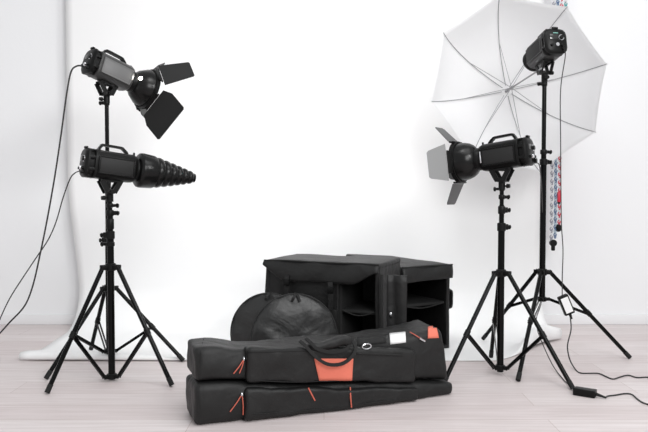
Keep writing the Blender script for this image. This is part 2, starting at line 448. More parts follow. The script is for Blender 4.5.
def head(label, center, axis, shell='plastic', panel='grey', pole_xy=None, marks=False):
    root = thing('studio_flash', label, 'studio flash', frame(center, axis), 'studio flash heads')
    def part(name, bm, m, parent=root, **k): return obj(name, bm, m, parent, world=False, **k)
    W, H, L = .108, .118, .215
    bm = B()
    loft(bm, [(-L / 2 + .035, rr_section(W, H, .028)), (-L / 2 + .04, rr_section(W + .004, H + .004, .03)), (-L / 2 + .046, rr_section(W, H, .028)),
              (L / 2 - .02, rr_section(W, H, .028)), (L / 2 - .004, rr_section(W - .01, H - .01, .03)), (L / 2, rr_section(W - .022, H - .022, .032))])
    body = part('body', bm, M[shell])
    bm = B()
    loft(bm, [(-L / 2 - .004, rr_section(W - .020, H - .020, .03)), (-L / 2, rr_section(W - .008, H - .008, .03)), (-L / 2 + .006, rr_section(W + .003, H + .003, .031)), (-L / 2 + .013, rr_section(W + .003, H + .003, .031)), (-L / 2 + .014, rr_section(W - .02, H - .02, .03))])
    loft(bm, [(-L / 2 + .010, rr_section(W - .018, H - .018, .03)), (-L / 2 + .036, rr_section(W - .018, H - .018, .03))])
    for y_, z_, w_, h_ in ((0, H / 2 - .006, .05, .014), (0, -H / 2 + .006, .05, .014), (W / 2 - .006, .024, .014, .014), (-W / 2 + .006, .024, .014, .014), (W / 2 - .006, -.024, .014, .014), (-W / 2 + .006, -.024, .014, .014)):
        box(bm, (-L / 2 + .023, y_, z_), (.028, w_, h_), bev=.003)
    box(bm, (-L / 2 + .004, 0, H / 2 + .004), (.012, .03, .01), bev=.003)
    cap = part('rear_cap', bm, M['plastic'])
    # rear controls
    bm = B(); box(bm, (-L / 2 - .0045, .012, .018), (.003, .040, .024), bev=.001); part('display', bm, M['glass'], cap)
    bm = B(); box(bm, (-L / 2 - .0045, .002, .036), (.002, .024, .004)); part('logo_strip', bm, M['teal'], cap) if marks else bm.free()
    for y, z, r, m in ((-.024, .015, .0105, 'plastic'), (0, -.022, .010, 'steel'), (-.026, -.024, .007, 'plastic'), (.026, -.024, .007, 'plastic')):
        bm = B(); tube(bm, (-L / 2 - .003, y, z), (-L / 2 - .013, y, z), r, r * .85, seg=20); part('dial', bm, M[m], cap)
    bm = B(); lathe(bm, [(-.001, .0105), (-.001, .0135), (.001, .0135), (.001, .0105), (-.001, .0105)], V((-L / 2 - .005, -.024, .015)), V((1, 0, 0)), seg=24); part('dial_ring', bm, M['steel'], cap)
    bm = B(); tube(bm, (-L / 2 - .002, -.03, -.04), (-L / 2 - .014, -.03, -.04), .009, seg=16); part('power_socket', bm, M['plastic'], cap)
    # side panels with a raised frame
    for s in (-1, 1):
        bm = B(); box(bm, (.016, s * (W / 2 + .0005), -.002), (.138, .005, .062 if panel == 'grey' else .074), bev=.002)
        pn = part('side_panel', bm, M[panel])
        bm = B()
        for c, sz in (((.016, s * (W / 2 + .001), .032), (.148, .007, .006)), ((.016, s * (W / 2 + .001), -.036), (.148, .007, .006)),
                      ((-.056, s * (W / 2 + .001), -.002), (.006, .007, .07)), ((.088, s * (W / 2 + .001), -.002), (.006, .007, .07))):
            box(bm, c, sz, bev=.002)
        part('panel_frame', bm, M[shell if panel == 'grey' else panel], pn)
    # handle
    bm = B()
    pts = smooth_pts([(-.052, 0, H / 2 - .004), (-.050, 0, H / 2 + .008), (-.042, 0, H / 2 + .020), (-.034, 0, H / 2 + .024), (.037, 0, H / 2 + .023), (.047, 0, H / 2 + .019), (.062, 0, H / 2 + .007), (.068, 0, H / 2 - .004)], 4)
    path(bm, pts, 0, flat=(V((0, 1, 0)), .010, .022)); part('handle', bm, M['plastic'])
    # locking slider on top of the front end
    bm = B(); tube(bm, (L / 2 - .010, 0, H / 2 - .004), (L / 2 - .010, 0, H / 2 + .012), .005, .004, seg=12); part('release_button', bm, M['plastic'])
    # tilt bracket hanging straight down, in world space
    bx, by = pole_xy or (center.x, center.y)
    c = V((bx, by, center.z))
    dx = V((axis[0], axis[1], 0)).normalized(); sy = V((-dx.y, dx.x, 0))
    bm = B()
    for s in (-1, 1):
        o_ = c + sy * (s * .024)
        outer = [(-.040, -.052), (.046, -.052), (.046, -.062), (.016, -.118), (-.016, -.118), (-.040, -.066)]
        prism(bm, [o_ + dx * a + V((0, 0, z)) - sy * .003 for a, z in outer[:3] + [(.040, -.066), (.006, -.070), (-.020, -.066), (-.040, -.062)]], sy * .006)
        for a0, a1 in (((-.038, -.060), (-.012, -.112)), ((.042, -.060), (.012, -.112))):
            path(bm, [o_ + dx * a0[0] + V((0, 0, a0[1])), o_ + dx * a1[0] + V((0, 0, a1[1]))], 0, flat=(sy, .021, .006))
    box(bm, c + V((0, 0, -.055)), (.07, .05, .012), Matrix((dx, sy, V((0, 0, 1)))).transposed(), bev=.002)
    box(bm, c + V((0, 0, -.108)), (.034, .056, .018), Matrix((dx, sy, V((0, 0, 1)))).transposed(), bev=.004)
    tube(bm, c + V((0, 0, -.110)), c + V((0, 0, -.150)), .0145, seg=18)
    br = obj('tilt_bracket', bm, M['plastic'], root)
    bm = B(); q = c + V((0, 0, -.134)); kd = -dx
    tube(bm, q, q + kd * .03, .004, seg=10); tube(bm, q + kd * .022, q + kd * .036, .010, .008, seg=14); obj('clamp_knob', bm, M['plastic'], br)
    bm = B(); q = c + V((0, 0, -.108)); tube(bm, q - sy * .028, q - sy * .043, .010, .009, seg=14); tube(bm, q - sy * .043, q - sy * .046, .004, seg=10)
    obj('tilt_lever', bm, M['plastic'], br)
    return root, part, L

def reflector(part, L, roll, opens, lens, dish='gloss', depth=.10, R=.083, doors='door'):
    x0 = L / 2 - .002
    bm = B(); lathe(bm, [(x0, .044), (x0 + .010, .050), (x0 + .022, .050), (x0 + .026, .046)], cap0=True, cap1=True); part('mount_ring', bm, M['plastic'])
    bm = B()
    prof = [(x0 + .018, .040), (x0 + .022, .047), (x0 + .028, .055), (x0 + .040, .068), (x0 + .055, .077), (x0 + .075, R), (x0 + .075 + depth * .3, R + .002), (x0 + .078 + depth * .3, R + .006), (x0 + .088 + depth * .3, R + .006)]
    lathe(bm, prof, seg=48, thick=.003); rf = part('reflector', bm, M[dish])
    xr = x0 + .088 + depth * .3
    # barn door frame: ring with four straight hinges
    bm = B(); lathe(bm, [(xr - .014, R + .006), (xr - .014, R + .011), (xr + .004, R + .011), (xr + .004, R - .006), (xr, R - .006)], seg=48)
    fr = part('barn_door_ring', bm, M['plastic'], rf)
    for k in range(4):
        a = roll + k * math.pi / 2
        n = V((0, math.cos(a), math.sin(a))); t = V((0, -math.sin(a), math.cos(a)))
        h0 = V((xr + .006, 0, 0)) + n * (R + .008)
        bm = B(); tube(bm, h0 - t * .052, h0 + t * .052, .0045, seg=10)
        box(bm, h0 - V((.008, 0, 0)) , (.016, .10, .006), Matrix((V((1, 0, 0)), t, n)).transposed(), bev=.0015)
        part('hinge', bm, M['plastic'], fr)
        op = opens[k]; ln, wi, wo = lens[k]
        e = (V((1, 0, 0)) * math.cos(op) + n * math.sin(op)); nn = e.cross(t)
        s = h0 + e * .006
        bm = B()
        k1 = .32 if wo > wi else .92
        prism(bm, [s - t * wi / 2, s + t * wi / 2, s + t * wo / 2 + e * ln * k1, s + t * wo / 2 + e * (ln - .008), s + t * (wo / 2 - .008) + e * ln, s - t * (wo / 2 - .008) + e * ln,
                   s - t * wo / 2 + e * (ln - .008), s - t * wo / 2 + e * ln * k1], nn * .0022)
        dr = part('barn_door', bm, M['door_lit' if doors == 'door_grey' and k == 0 else doors], rf)  # first door of this set is paler: its lit sheen is put into the metal
        if doors == 'door_grey' and k == 0: dr['label'] = 'barn door lightened as if lit'
    return rf

rad = math.radians
def ax(psi, e, left=False):
    c = math.cos(rad(e)); return V(((-1 if left else 1) * math.cos(rad(psi)) * c, math.sin(rad(psi)) * c, -math.sin(rad(e))))
# snoot flash
cfl = V((FLX, FLY, zhead_fl))
cfl_head, part, L = head('black studio flash wearing a long ribbed conical snoot', cfl, ax(33, 7), pole_xy=(FLX, FLY))
x0 = L / 2 - .002
bm = B(); lathe(bm, [(x0, .044), (x0 + .008, .048), (x0 + .018, .048)], cap0=True, cap1=True); part('mount_ring', bm, M['plastic'])
bm = B()
prof = [(x0 + .010, .05), (x0 + .012, .066), (x0 + .018, .073), (x0 + .030, .075), (x0 + .080, .071), (x0 + .087, .068)]
xs, r = x0 + .087, .066
for k in range(6):
    dr = .0072; w = .0325 - k * .0012
    prof += [(xs + .003, r - .0045), (xs + .009, r - .001), (xs + w * .55, r), (xs + w - .004, r - .003), (xs + w, r - .0072)]
    xs += w; r -= dr
prof += [(xs + .004, r - .002), (xs + .012, r - .003)]
lathe(bm, prof, seg=40, thick=.003); part('snoot', bm, M['gloss'])
# barn-door flash on the rear stand
crl = V((RLX + .012, RLY, zhead_rl - .008))
rl_head, part, L = head('dark grey studio flash, colour lightened as if lit, tilted down above the snoot flash, with two large dark barn doors', crl, ax(45, 18), shell='shell', panel='panel_lit', pole_xy=(RLX, RLY))
rf = reflector(part, L, rad(45), [rad(50), rad(44), rad(60), rad(24)], [(.135, .12, .165), (.150, .165, .125), (.145, .165, .215), (.13, .15, .12)], depth=.07, R=.090)
bm = B(); bmesh.ops.create_icosphere(bm, subdivisions=3, radius=.0095)
for v in bm.verts: v.co += V((L / 2 + .030, -.052, .016))
GLOWPART = part('neck_glow', bm, M['leak_glow'])  # glowing ball in place of light leaking between body and reflector
# barn-door flash opposite
cfr = V((P(506, 155, FRY).x, FRY, zhead_fr))
cfr = V((FRX + .016, FRY, zhead_fr))
fr_head, part, L = head('black studio flash with four spread barn doors, pointing at the paper backdrop', cfr, ax(35, 7, True), pole_xy=(FRX, FRY))
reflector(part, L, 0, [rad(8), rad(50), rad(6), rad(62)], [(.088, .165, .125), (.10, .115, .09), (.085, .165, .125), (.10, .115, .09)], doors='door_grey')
bm = B(); box(bm, (.094, .055, .002), (.006, .003, .05), bev=.001); part('silver_strip', bm, M['steel'])
# umbrella flash
crr = V((RRX + .004, RRY, zhead_rr))
rr_head, part, L = head('black studio flash showing its rear control panel, clamped under the umbrella shaft', crr, V((-.14, .97, -.20)), shell='shell', marks=True, pole_xy=(RRX, RRY))
bm = B(); lathe(bm, [(L / 2 - .002, .044), (L / 2 + .01, .052), (L / 2 + .03, .055), (L / 2 + .034, .05), (L / 2 + .02, .03)], cap1=True); part('mount_ring', bm, M['plastic'])

# ------------------------------------------------------------------ umbrella
apex = P(506.5, 91, 3.82)
start = V((RRX - .022, RRY - .03, zhead_rr - .092))
ua = (apex - start).normalized()
um = thing('photo_umbrella', 'large white photo umbrella opened behind the tall flash', 'umbrella', frame(start, ua))
e1 = (V((1, 0, 0)) - ua * ua.x).normalized(); e2 = e1.cross(ua) * 1
if e2.z < 0: e2 = -e2
UR, UD = .475, .215
def rib_pt(k, s):
    a = rad(12.5 + 45 * k); n = e1 * math.cos(a) + e2 * math.sin(a)
    th = s * 1.12
    return apex + n * (UR * math.sin(th) / math.sin(1.12)) - ua * (UD * (1 - math.cos(th)) / (1 - math.cos(1.12)))
NS, NT = 16, 10
bm = B(); hubv = bm.verts.new(apex); ring0 = None; grid = []
for k in range(8):
    for j in range(NT):
        t = j / NT; colv = []
        for i in range(1, NS + 1):
            s = i / NS; a, b_ = rib_pt(k, s), rib_pt((k + 1) % 8, s); p = a.lerp(b_, t)
            w = 4 * t * (1 - t)
            p = p - (p - apex) * (.016 * w * s) - ua * (.004 * w * s)
            colv.append(bm.verts.new(p))
        grid.append(colv)
n = len(grid)
for g in range(n):
    a, b_ = grid[g], grid[(g + 1) % n]
    bm.faces.new((hubv, a[0], b_[0]))
    for i in range(NS - 1): bm.faces.new((a[i], a[i + 1], b_[i + 1], b_[i]))
cn = obj('canopy', bm, M['cloth'], um, angle=35)
md = cn.modifiers.new('solid', 'SOLIDIFY'); md.thickness = .0012; md.offset = 0
bm = B(); tube(bm, start, apex + ua * .012, .0045, seg=12); obj('shaft', bm, M['rib'], um)
bm = B(); tube(bm, apex - ua * .03, apex + ua * .006, .010, seg=14); tube(bm, apex + ua * .006, apex + ua * .02, .006, .004, seg=12); obj('crown_hub', bm, M['rib'], um)
run = apex - ua * .085
bm = B(); tube(bm, run - ua * .02, run + ua * .012, .009, seg=14); obj('runner', bm, M['rib'], um)
for k in range(8):
    bm = B(); path(bm, [rib_pt(k, s / 20) - ua * (.006 if s < 20 else .003) for s in range(1, 21)], .0021, seg=6)
    rb = obj('rib', bm, M['rib'], um)
    bm = B(); path(bm, [run, rib_pt(k, .46) - ua * .006], .0016, seg=6); obj('stretcher', bm, M['rib'], rb)
    bm = B(); q = rib_pt(k, 1); tube(bm, q - (q - rib_pt(k, .97)).normalized() * .012, q + (q - rib_pt(k, .97)).normalized() * .008, .004, .003, seg=8); obj('rib_tip', bm, M['tag'], rb)

# ------------------------------------------------------------------ long light-stand bags
A0, B0 = G(199, 425), G(448.5, 394)
LN = (B0 - A0).length; dX = (B0 - A0).normalized(); dN = V((dX.y, -dX.x, 0))        # dN faces the camera
def on_front(px, py, off=0.):
    d = ray(px, py); p0 = A0 + dN * off
    return EYE + d * ((p0 - EYE).dot(dN) / d.dot(dN))
def prof(ts, t):
    for (a, x), (b_, y) in zip(ts, ts[1:]):
        if t <= b_: return lerp(x, y, max(0, (t - a) / (b_ - a)))
    return ts[-1][1]
LOW_TOP = [(0, .146), (.16, .134), (.3, .115), (.5, .098), (.8, .075), (1, .050)]
UP_TOP = [(0, .264), (.08, .260), (.16, .243), (.37, .242), (.6, .240), (.8, .248), (.95, .266), (1, .262)]
BD = .175
def bag_fn(zb, zt_, d0, seed, amp=.004, lean=0., t0=0., t1=1., slant=0.):
    def fn(p):
        t = t0 + (p.x + .5) * (t1 - t0); v = p.y + .5; w = p.z + .5
        t -= slant * w * max(0, (t - .85) / .15)
        b_, tp = zb(t), zt_(t); z = lerp(b_, tp, w)
        bul = .008 * math.sin(math.pi * min(1, max(0, w)))
        q = A0 + dX * (t * LN) + dN * (d0 + bul * (1 if v < .5 else -1) - v * BD - lean * w)
        q.z = z
        q += wob(q, amp * 1.4, 7, seed) + wob(q, amp * .6, 20, seed + 3)
        q.z = max(q.z, .0015)
        return q
    return fn
def aniso_soft(bm, dims, r, fn, n):
    def f2(p): return fn(V((p.x / dims[0], p.y / dims[1], p.z / dims[2])))
    softbox(bm, dims, r, f2, n)
GRP = 'long light-stand bags'
lowbag = thing('light_stand_bag', 'long black stand bag lying on the floor under the other, with thin coral piping', 'bag', A0, GRP)
bm = B(); aniso_soft(bm, (LN, BD, .13), .022, bag_fn(lambda t: 0.0, lambda t: prof(LOW_TOP, t), .018, 1, t0=-.018, t1=1.012), (40, 8, 8)); obj('bag_body', bm, M['fabric'], lowbag, angle=60)
def pocket_fn(zb, zt_, t0, t1, seed, dep=.034):
    def fn(p):
        t = lerp(t0, t1, p.x + .5); v = p.y + .5; w = p.z + .5
        q = A0 + dX * (t * LN) + dN * (dep - v * (dep + .03)); q.z = lerp(zb(t), zt_(t), w)
        q += wob(q, .007, 8, seed) + wob(q, .003, 22, seed); q.z = max(q.z, .002)
        return q
    return fn
bm = B(); aniso_soft(bm, (LN * .66, .064, .11), .014, pocket_fn(lambda t: .004, lambda t: lerp(.118, .055, (t - .155) / .65), .155, .84, 5, dep=.046), (30, 4, 8))
lp = obj('front_pocket', bm, M['fabric'], lowbag, angle=60)
upbag = thing('light_stand_bag', 'long black stand bag on top of the other, with a coral panel and white tag', 'bag', A0 + V((0, 0, .15)), GRP)
bm = B(); aniso_soft(bm, (LN, BD, .16), .020, bag_fn(lambda t: prof(LOW_TOP, t) + .004, lambda t: prof(UP_TOP, t), .002, 8, lean=.012, amp=.006, t0=-.012, t1=1.008, slant=.035), (40, 8, 10)); obj('bag_body', bm, M['fabric'], upbag, angle=60)
UPT = [(.165, .258), (.5, .232), (.83, .200)]; UPB = [(.165, .135), (.5, .105), (.83, .074)]
bm = B(); aniso_soft(bm, (LN * .66, .07, .125), .016, pocket_fn(lambda t: prof(UPB, t), lambda t: prof(UPT, t), .165, .835, 12, dep=.038), (34, 5, 9))
up = obj('front_pocket', bm, M['fabric'], upbag, angle=60)

def bvh(objs):
    vs, fs = [], []
    for o in objs:
        m = chain_matrix(o); k = len(vs)
        vs += [m @ v.co for v in o.data.vertices]; fs += [[i + k for i in p.vertices] for p in o.data.polygons]
    return BVHTree.FromPolygons(vs, fs)
def hit(tree, px, py, off=0.):
    d = ray(px, py).normalized(); r = tree.ray_cast(EYE, d)
    if r[0] is None: return None
    n = r[1] if r[1].dot(d) < 0 else -r[1]
    return r[0] + n * off
def patch(name, tree, quad, m, parent, n=(8, 8), th=.0025, label=None, back=.003):
    """a sewn-on panel lying on the surface; quad = four corners tl, tr, br, bl"""
    tl, tr, br, bl = [V((*q, 0)) for q in quad]; bm = B(); g = []
    for j in range(n[1] + 1):
        row = []
        for i in range(n[0] + 1):
            q = tl.lerp(tr, i / n[0]).lerp(bl.lerp(br, i / n[0]), j / n[1]); h = hit(tree, q.x, q.y, th)
            row.append(h)
        g.append(row)
    flat = [h for r in g for h in r if h]
    dmax = sorted((h - EYE).length for h in flat)[len(flat) // 2]
    g = [[bm.verts.new(h) if h and abs((h - EYE).length - dmax) < .25 else None for h in r] for r in g]
    fs = []
    for j in range(n[1]):
        for i in range(n[0]):
            q = (g[j][i], g[j][i + 1], g[j + 1][i + 1], g[j + 1][i])
            if all(q): fs.append(bm.faces.new(q))
    o = obj(name, bm, m, parent, angle=60)
    md = o.modifiers.new('solid', 'SOLIDIFY'); md.thickness = back; md.offset = 0
    if label: o['label'] = label
    return o
def strand(name, tree, pts, r, m, parent, off=.003, n=5, label=None, flat=None):
    w = [hit(tree, *p, off) for p in pts]; w = [p for p in w if p]
    bm = B(); s = smooth_pts(w, n)
    path(bm, s, r, seg=8, flat=flat); o = obj(name, bm, m, parent)
    if label: o['label'] = label
    return o
def kids(root): return [c for c in bpy.data.objects if c.parent is root and c.type == 'MESH']
tu, tl_ = bvh(kids(upbag)), bvh(kids(lowbag))
cp = patch('coral_panel', tu, ((314, 358.5), (353, 358.5), (351.5, 385.5), (320, 385.5)), M['coral'], upbag, n=(12, 10), label='coral red panel')
patch('corner_patch', tu, ((428, 327.5), (436, 326), (438.5, 338), (427.5, 338.5)), M['coral'], upbag, n=(5, 5), label='coral red corner patch')
patch('paper_tag', tu, ((389.5, 334), (405.5, 332.5), (405.5, 342.5), (390, 344.5)), M['tag'], upbag, n=(5, 4), label='white tag')
patch('pocket_zip', tu, ((248, 350.5), (310, 349), (310, 351.5), (248, 353)), M['web'], up, n=(20, 1), th=.0015)
patch('pocket_zip', tu, ((356, 352), (402, 354), (402, 356.3), (356, 354.5)), M['web'], up, n=(14, 1), th=.0015)
patch('mesh_band', tu, ((357, 338), (386, 335.5), (386, 343), (357, 346)), M['web'], upbag, n=(6, 3), th=.002)
for a in ([(308, 389), (314.5, 400), (321, 412.5)], [(349.5, 387), (350, 397), (350.8, 407)]):
    strand('coral_piping', tl_, a, .0026, M['coralcord'], lowbag, off=.006, label='thin coral piping')
def pulls(tree, top, ends, parent):
    a = hit(tree, *top, .008)
    bm = B(); bmesh.ops.create_icosphere(bm, subdivisions=1, radius=.006)
    for v in bm.verts: v.co = V((v.co.x, v.co.y, v.co.z * 1.4)) + a
    zs_ = obj('zip_slider', bm, M['steel'], parent)
    for e in ends:
        strand('zip_pull', tree, [top, ((top[0] + e[0]) / 2 + .6, (top[1] + e[1]) / 2), e], .0019, M['coralcord'], parent, off=.007, label='coral cord zip pull')
pulls(tu, (243.5, 359), ((233, 373), (239, 372.5)), upbag)
pulls(tl_, (241.5, 394), ((229.5, 411), (242.5, 414)), lowbag)
strand('zip_pull', tu, [(410, 333.5), (416, 336.5), (422, 340)], .0019, M['coralcord'], upbag, off=.006, label='coral cord zip pull')
strand('zip_slider', tu, [(419, 338.6), (424, 341)], .0042, M['steel'], upbag, off=.007)
# D-ring
c = hit(tu, 366, 348.5, .010)
bm = B(); path(bm, [c + dX * .018 * math.cos(a) + V((0, 0, .010 * math.sin(a))) for a in (2 * math.pi * k / 16 for k in range(17))], .0022, seg=6, caps=False)
obj('strap_ring', bm, M['steel'], upbag)
# carry handles: two webbing loops over the top, one hanging over the coral panel
def bagpt(t, off, z): p = A0 + dX * (t * LN) + dN * off; p.z = z; return p
def fr(pts, off): return [on_front(x, y, o) for (x, y), o in zip(pts, off)]
bm = B(); path(bm, smooth_pts(fr([(300, 341), (305, 345.5), (312, 353), (319, 359.5), (329, 364.5), (341, 364), (350, 358.5), (355.5, 349), (352, 338.5)], (.006, .042, .052, .058, .062, .062, .056, .046, .020)), 6), 0, flat=(dN, .012, .006))
obj('carry_handle', bm, M['web'], upbag)
bm = B(); path(bm, smooth_pts(fr([(306, 338.5), (312, 344), (318, 349), (331, 352), (345, 349.5), (350.5, 343), (349, 337)], (.004, .040, .046, .050, .046, .036, .010)), 6), 0, flat=(dN, .012, .006))
obj('carry_handle', bm, M['web'], upbag)
gc = on_front(330, 343.5, .024)
bm = B(); softbox(bm, (.165, .044, .034), .014, lambda p: gc + dX * p.x + dN * p.y + V((0, 0, p.z + .05 * p.x + .006 * math.sin(p.x * 40))) + wob(p, .004, 25), (8, 3, 3))
obj('handle_grip', bm, M['fabric'], upbag)
# seams along the left end
for root, tr, q in ((upbag, tu, [(203.5, 339), (201.5, 350), (200.5, 365), (201, 379)]), (lowbag, tl_, [(200, 386), (199, 398), (198.5, 410), (200, 422)])):
    strand('end_seam', tr, q, .002, M['web'], root, off=0)
for root, tr, q in ((upbag, tu, [(250, 380), (300, 382), (350, 382.5), (402, 378)]), (lowbag, tl_, [(252, 414), (300, 411), (350, 405.5), (402, 399)])):
    strand('pocket_seam', tr, q, .0016, M['web'], root, off=0)

# ------------------------------------------------------------------ round reflector cases
def disc(label, px, Y, R, yaw, lean, seed):
    c = V(((px - 324) / F * Y, Y, 0))
    root_m = Matrix.Translation(c) @ Matrix.Rotation(yaw, 4, 'Z') @ Matrix.Rotation(lean, 4, 'X')
    root = thing('reflector_case', label, 'reflector case', root_m, 'round reflector cases')
    bm = B(); nr, ns = 12, 56
    ctr = []
    for side in (-1, 1):
        g = []
        for i in range(nr + 1):
            rr = R * (i / nr) ** .8; row = []
            for k in range(ns):
                a = 2 * math.pi * k / ns
                puff = .020 * (1 - (i / nr) ** 3) + .004
                pk = 1 + (.010 * math.sin(a * 22 + seed) if i == nr else 0)
                wr = .0035 * math.sin(a * 17 + 2 * math.sin(a * 5) + seed) * (i / nr) ** 5 * (1 if i < nr else 0) + .004 * noise.noise(V((math.cos(a) * 3, math.sin(a) * 3, i * .25 + seed))) * (i / nr) + .006 * noise.noise(V((rr * math.cos(a) * 14, rr * math.sin(a) * 14, seed)))
                row.append(bm.verts.new((rr * pk * math.cos(a), side * (puff + wr), R + rr * pk * math.sin(a))) if i or not k else None)
            g.append(row)
        for k in range(ns): bm.faces.new((g[0][0], g[1][k], g[1][(k + 1) % ns]))
        for i in range(1, nr):
            for k in range(ns): bm.faces.new((g[i][k], g[i + 1][k], g[i + 1][(k + 1) % ns], g[i][(k + 1) % ns]))
        ctr.append(g[nr])
    for k in range(ns): bm.faces.new((ctr[0][k], ctr[0][(k + 1) % ns], ctr[1][(k + 1) % ns], ctr[1][k]))
    obj('fabric_shell', bm, M['satin'], root, world=False, angle=70)
    bm = B(); path(bm, [(R * 1.005 * math.cos(a), 0, R + R * 1.005 * math.sin(a)) for a in (2 * math.pi * k / 72 for k in range(73))], .005, seg=8, caps=False)
    obj('edge_binding', bm, M['web'], root, world=False)
    bm = B(); path(bm, smooth_pts([(-.012, -.022, 2 * R - .028), (-.004, -.030, 2 * R - .012), (.004, -.012, 2 * R + .004), (.016, -.022, 2 * R - .010), (.022, -.026, 2 * R - .030)], 5), 0, flat=(V((0, -1, 0)), .010, .003))
    obj('hanging_loop', bm, M['web'], root, world=False)
    return root
disc('round black reflector case leaning in front of the other one', 295, 2.90, .182, rad(10), rad(-6), 1.)
disc('round black reflector case half hidden behind the other one', 267, 3.03, .174, rad(-12), rad(-6), 5.)

# ------------------------------------------------------------------ box bags
def kit_box(label, o, u, W, D, H, split, shelf, raise_fn=None, flap_drop=.09, seed=0, covered=True, straps=(), side_door=False):
    """o = front corner at the left, u = direction of the front; open front with pockets"""
    u = V((*u, 0)).normalized(); d = V((-u.y, u.x, 0)); o = V((*o, 0))
    root = thing('equipment_bag', label, 'bag', o, 'large box bags')
    def W_(x, y, z):
        p = o + u * (x + (-.034 if x < W / 2 else .004) * (1 - z / H) * (1 if covered else .2)) + d * y + V((0, 0, z))
        if raise_fn: p.z += raise_fn(x / W, y / D) * (z / H)
        p += wob(p, .004, 6, seed)
        p.z = max(p.z, .006); return p
    def panel(bm, x0, x1, y0, y1, z0, z1, r=.008):
        c = V(((x0 + x1) / 2, (y0 + y1) / 2, (z0 + z1) / 2)); s = (x1 - x0, y1 - y0, z1 - z0)
        nn = tuple(max(2, int(q / .06)) for q in s)
        softbox(bm, s, min(r, min(s) * .45), lambda p: W_(*(p + c)), nn)
    T = .022
    bm = B()
    panel(bm, 0, T, 0, D, .0, H - .006); panel(bm, W - T, W, 0, D, .0, H - .006); panel(bm, 0, W, D - T, D, 0, H - .006); panel(bm, 0, W, 0, D, 0, T)
    if covered: panel(bm, T * .5, W * split, .004, T, .0, H - .02)
    obj('bag_body', bm, M['fabric'], root, angle=60)
    bm = B(); panel(bm, W * split - T * .5, W * split + T * .5, .014, D - T * .5, T * .5, H - .03); obj('divider', bm, M['lining'], root)
    bm = B(); panel(bm, (W * split if covered else T * .5), W - T * .5, .018, D - T * .5, shelf - .008, shelf + .008); obj('shelf', bm, M['lining'], root)
    # pocket edge trims in the openings
    for xa, xb in (((W * split + .02, W - .03),) if covered else ((T, W - .03),)):
        bm = B(); path(bm, [W_(lerp(xa, xb, k / 8), .012, shelf + .006 - .02 * math.sin(math.pi * k / 8)) for k in range(9)], .003, seg=6); obj('pocket_edge', bm, M['web'], root)
    # lid with overhanging flap
    bm = B(); panel(bm, -.002, W + .002, -.004, D + .004, H - .028, H, r=.012); lid = obj('lid', bm, M['fabric'], root, angle=60)
    bm = B(); g = []
    for i in range(25):
        x = lerp(-.002, W + .002, i / 24); dd = flap_drop(i / 24) if callable(flap_drop) else flap_drop; row = []
        for j in range(9):
            s = j / 8
            row.append(bm.verts.new(W_(x, -.010 - .010 * math.sin(s * 2.2) - .004 * math.sin(x * 30 + 2 * s), H - .004 - dd * s)))
        g.append(row)
    for a, b_ in zip(g, g[1:]):
        for j in range(8): bm.faces.new((a[j], b_[j], b_[j + 1], a[j + 1]))
    fl = obj('front_flap', bm, M['fabric'], root, angle=60)
    md = fl.modifiers.new('solid', 'SOLIDIFY'); md.thickness = .005; md.offset = 0
    bm = B(); path(bm, [W_(lerp(-.002, W + .002, i / 24), -.014, H - .003) for i in range(25)], .004, seg=6)
    obj('lid_piping', bm, M['web'], lid)
    for x, z0, z1 in straps:
        bm = B(); path(bm, smooth_pts([W_(x, -.026, z0), W_(x + .004, -.030, lerp(z0, z1, .4)), W_(x - .002, -.014, z1)], 5), 0, flat=(-d, .022, .004)); st = obj('strap', bm, M['web'], root)
        bm = B(); box(bm, W_(x + .002, -.031, lerp(z0, z1, .28)), (.03, .012, .032), Matrix((u, d, V((0, 0, 1)))).transposed(), bev=.004); obj('buckle', bm, M['plastic'], st)
        bm = B(); box(bm, W_(x + .006, -.004, z1 - .05), (.042, .018, .10), Matrix((u, d, V((0, 0, 1)))).transposed(), bev=.006); obj('strap_pad', bm, M['fabric'], st)
    return root, W_, u, d
def drop1(t): return lerp(.010, .092, sstep(-.05, .20, t)) - .055 * sstep(.78, 1.0, t)
left0 = (-.272, 3.242)
kb, W1, u1, d1 = kit_box('large black open-fronted box bag with buckled flap, directly behind the round reflector cases', left0, (.92, -.39), .560, .32, .484, .65, .262,
    raise_fn=None, flap_drop=drop1, seed=2., straps=((.125, .415, .30), (.335, .395, .27)))
# soft side door hanging open at the front corner
bm = B(); g = []
for i in range(13):
    row = []
    for j in range(13):
        s, t = i / 12, j / 12
        p = W1(.583 + .02 + .085 * s, -.022 - .006 * math.sin(s * 9 + t * 2), lerp(.02, .44 - .0 * s, t)); row.append(bm.verts.new(p))
    g.append(row)
for a, b_ in zip(g, g[1:]):
    for j in range(12): bm.faces.new((a[j], b_[j], b_[j + 1], a[j + 1]))
o = obj('side_flap', bm, M['fabric'], kb, angle=60); md = o.modifiers.new('solid', 'SOLIDIFY'); md.thickness = .01; md.offset = 0
bm = B(); path(bm, [W1(.578, -.024, lerp(.02, .44, k / 12)) for k in range(13)], .007, seg=8); obj('side_binding', bm, M['web'], kb)
q = W1(.622, -.034, .27); bm = B(); box(bm, q, (.010, .008, .022), bev=.002); obj('zip_slider', bm, M['steel'], kb)

kb2, W2, u2, d2 = kit_box('large black box bag standing behind, with open end pockets and a side handle', (.375, 3.345), (.87, .49), .305, .52, .432, .12, .235,
    raise_fn=lambda x, y: .024 * y * (1 - x) + .004, flap_drop=lambda t: .075 - .01 * t, seed=6., covered=False)
bm = B(); path(bm, smooth_pts([W2(.305, .04, .31), W2(.337, .045, .295), W2(.345, .05, .25), W2(.337, .045, .205), W2(.305, .04, .19)], 5), 0, flat=(u2, .045, .008)); obj('side_handle', bm, M['web'], kb2)

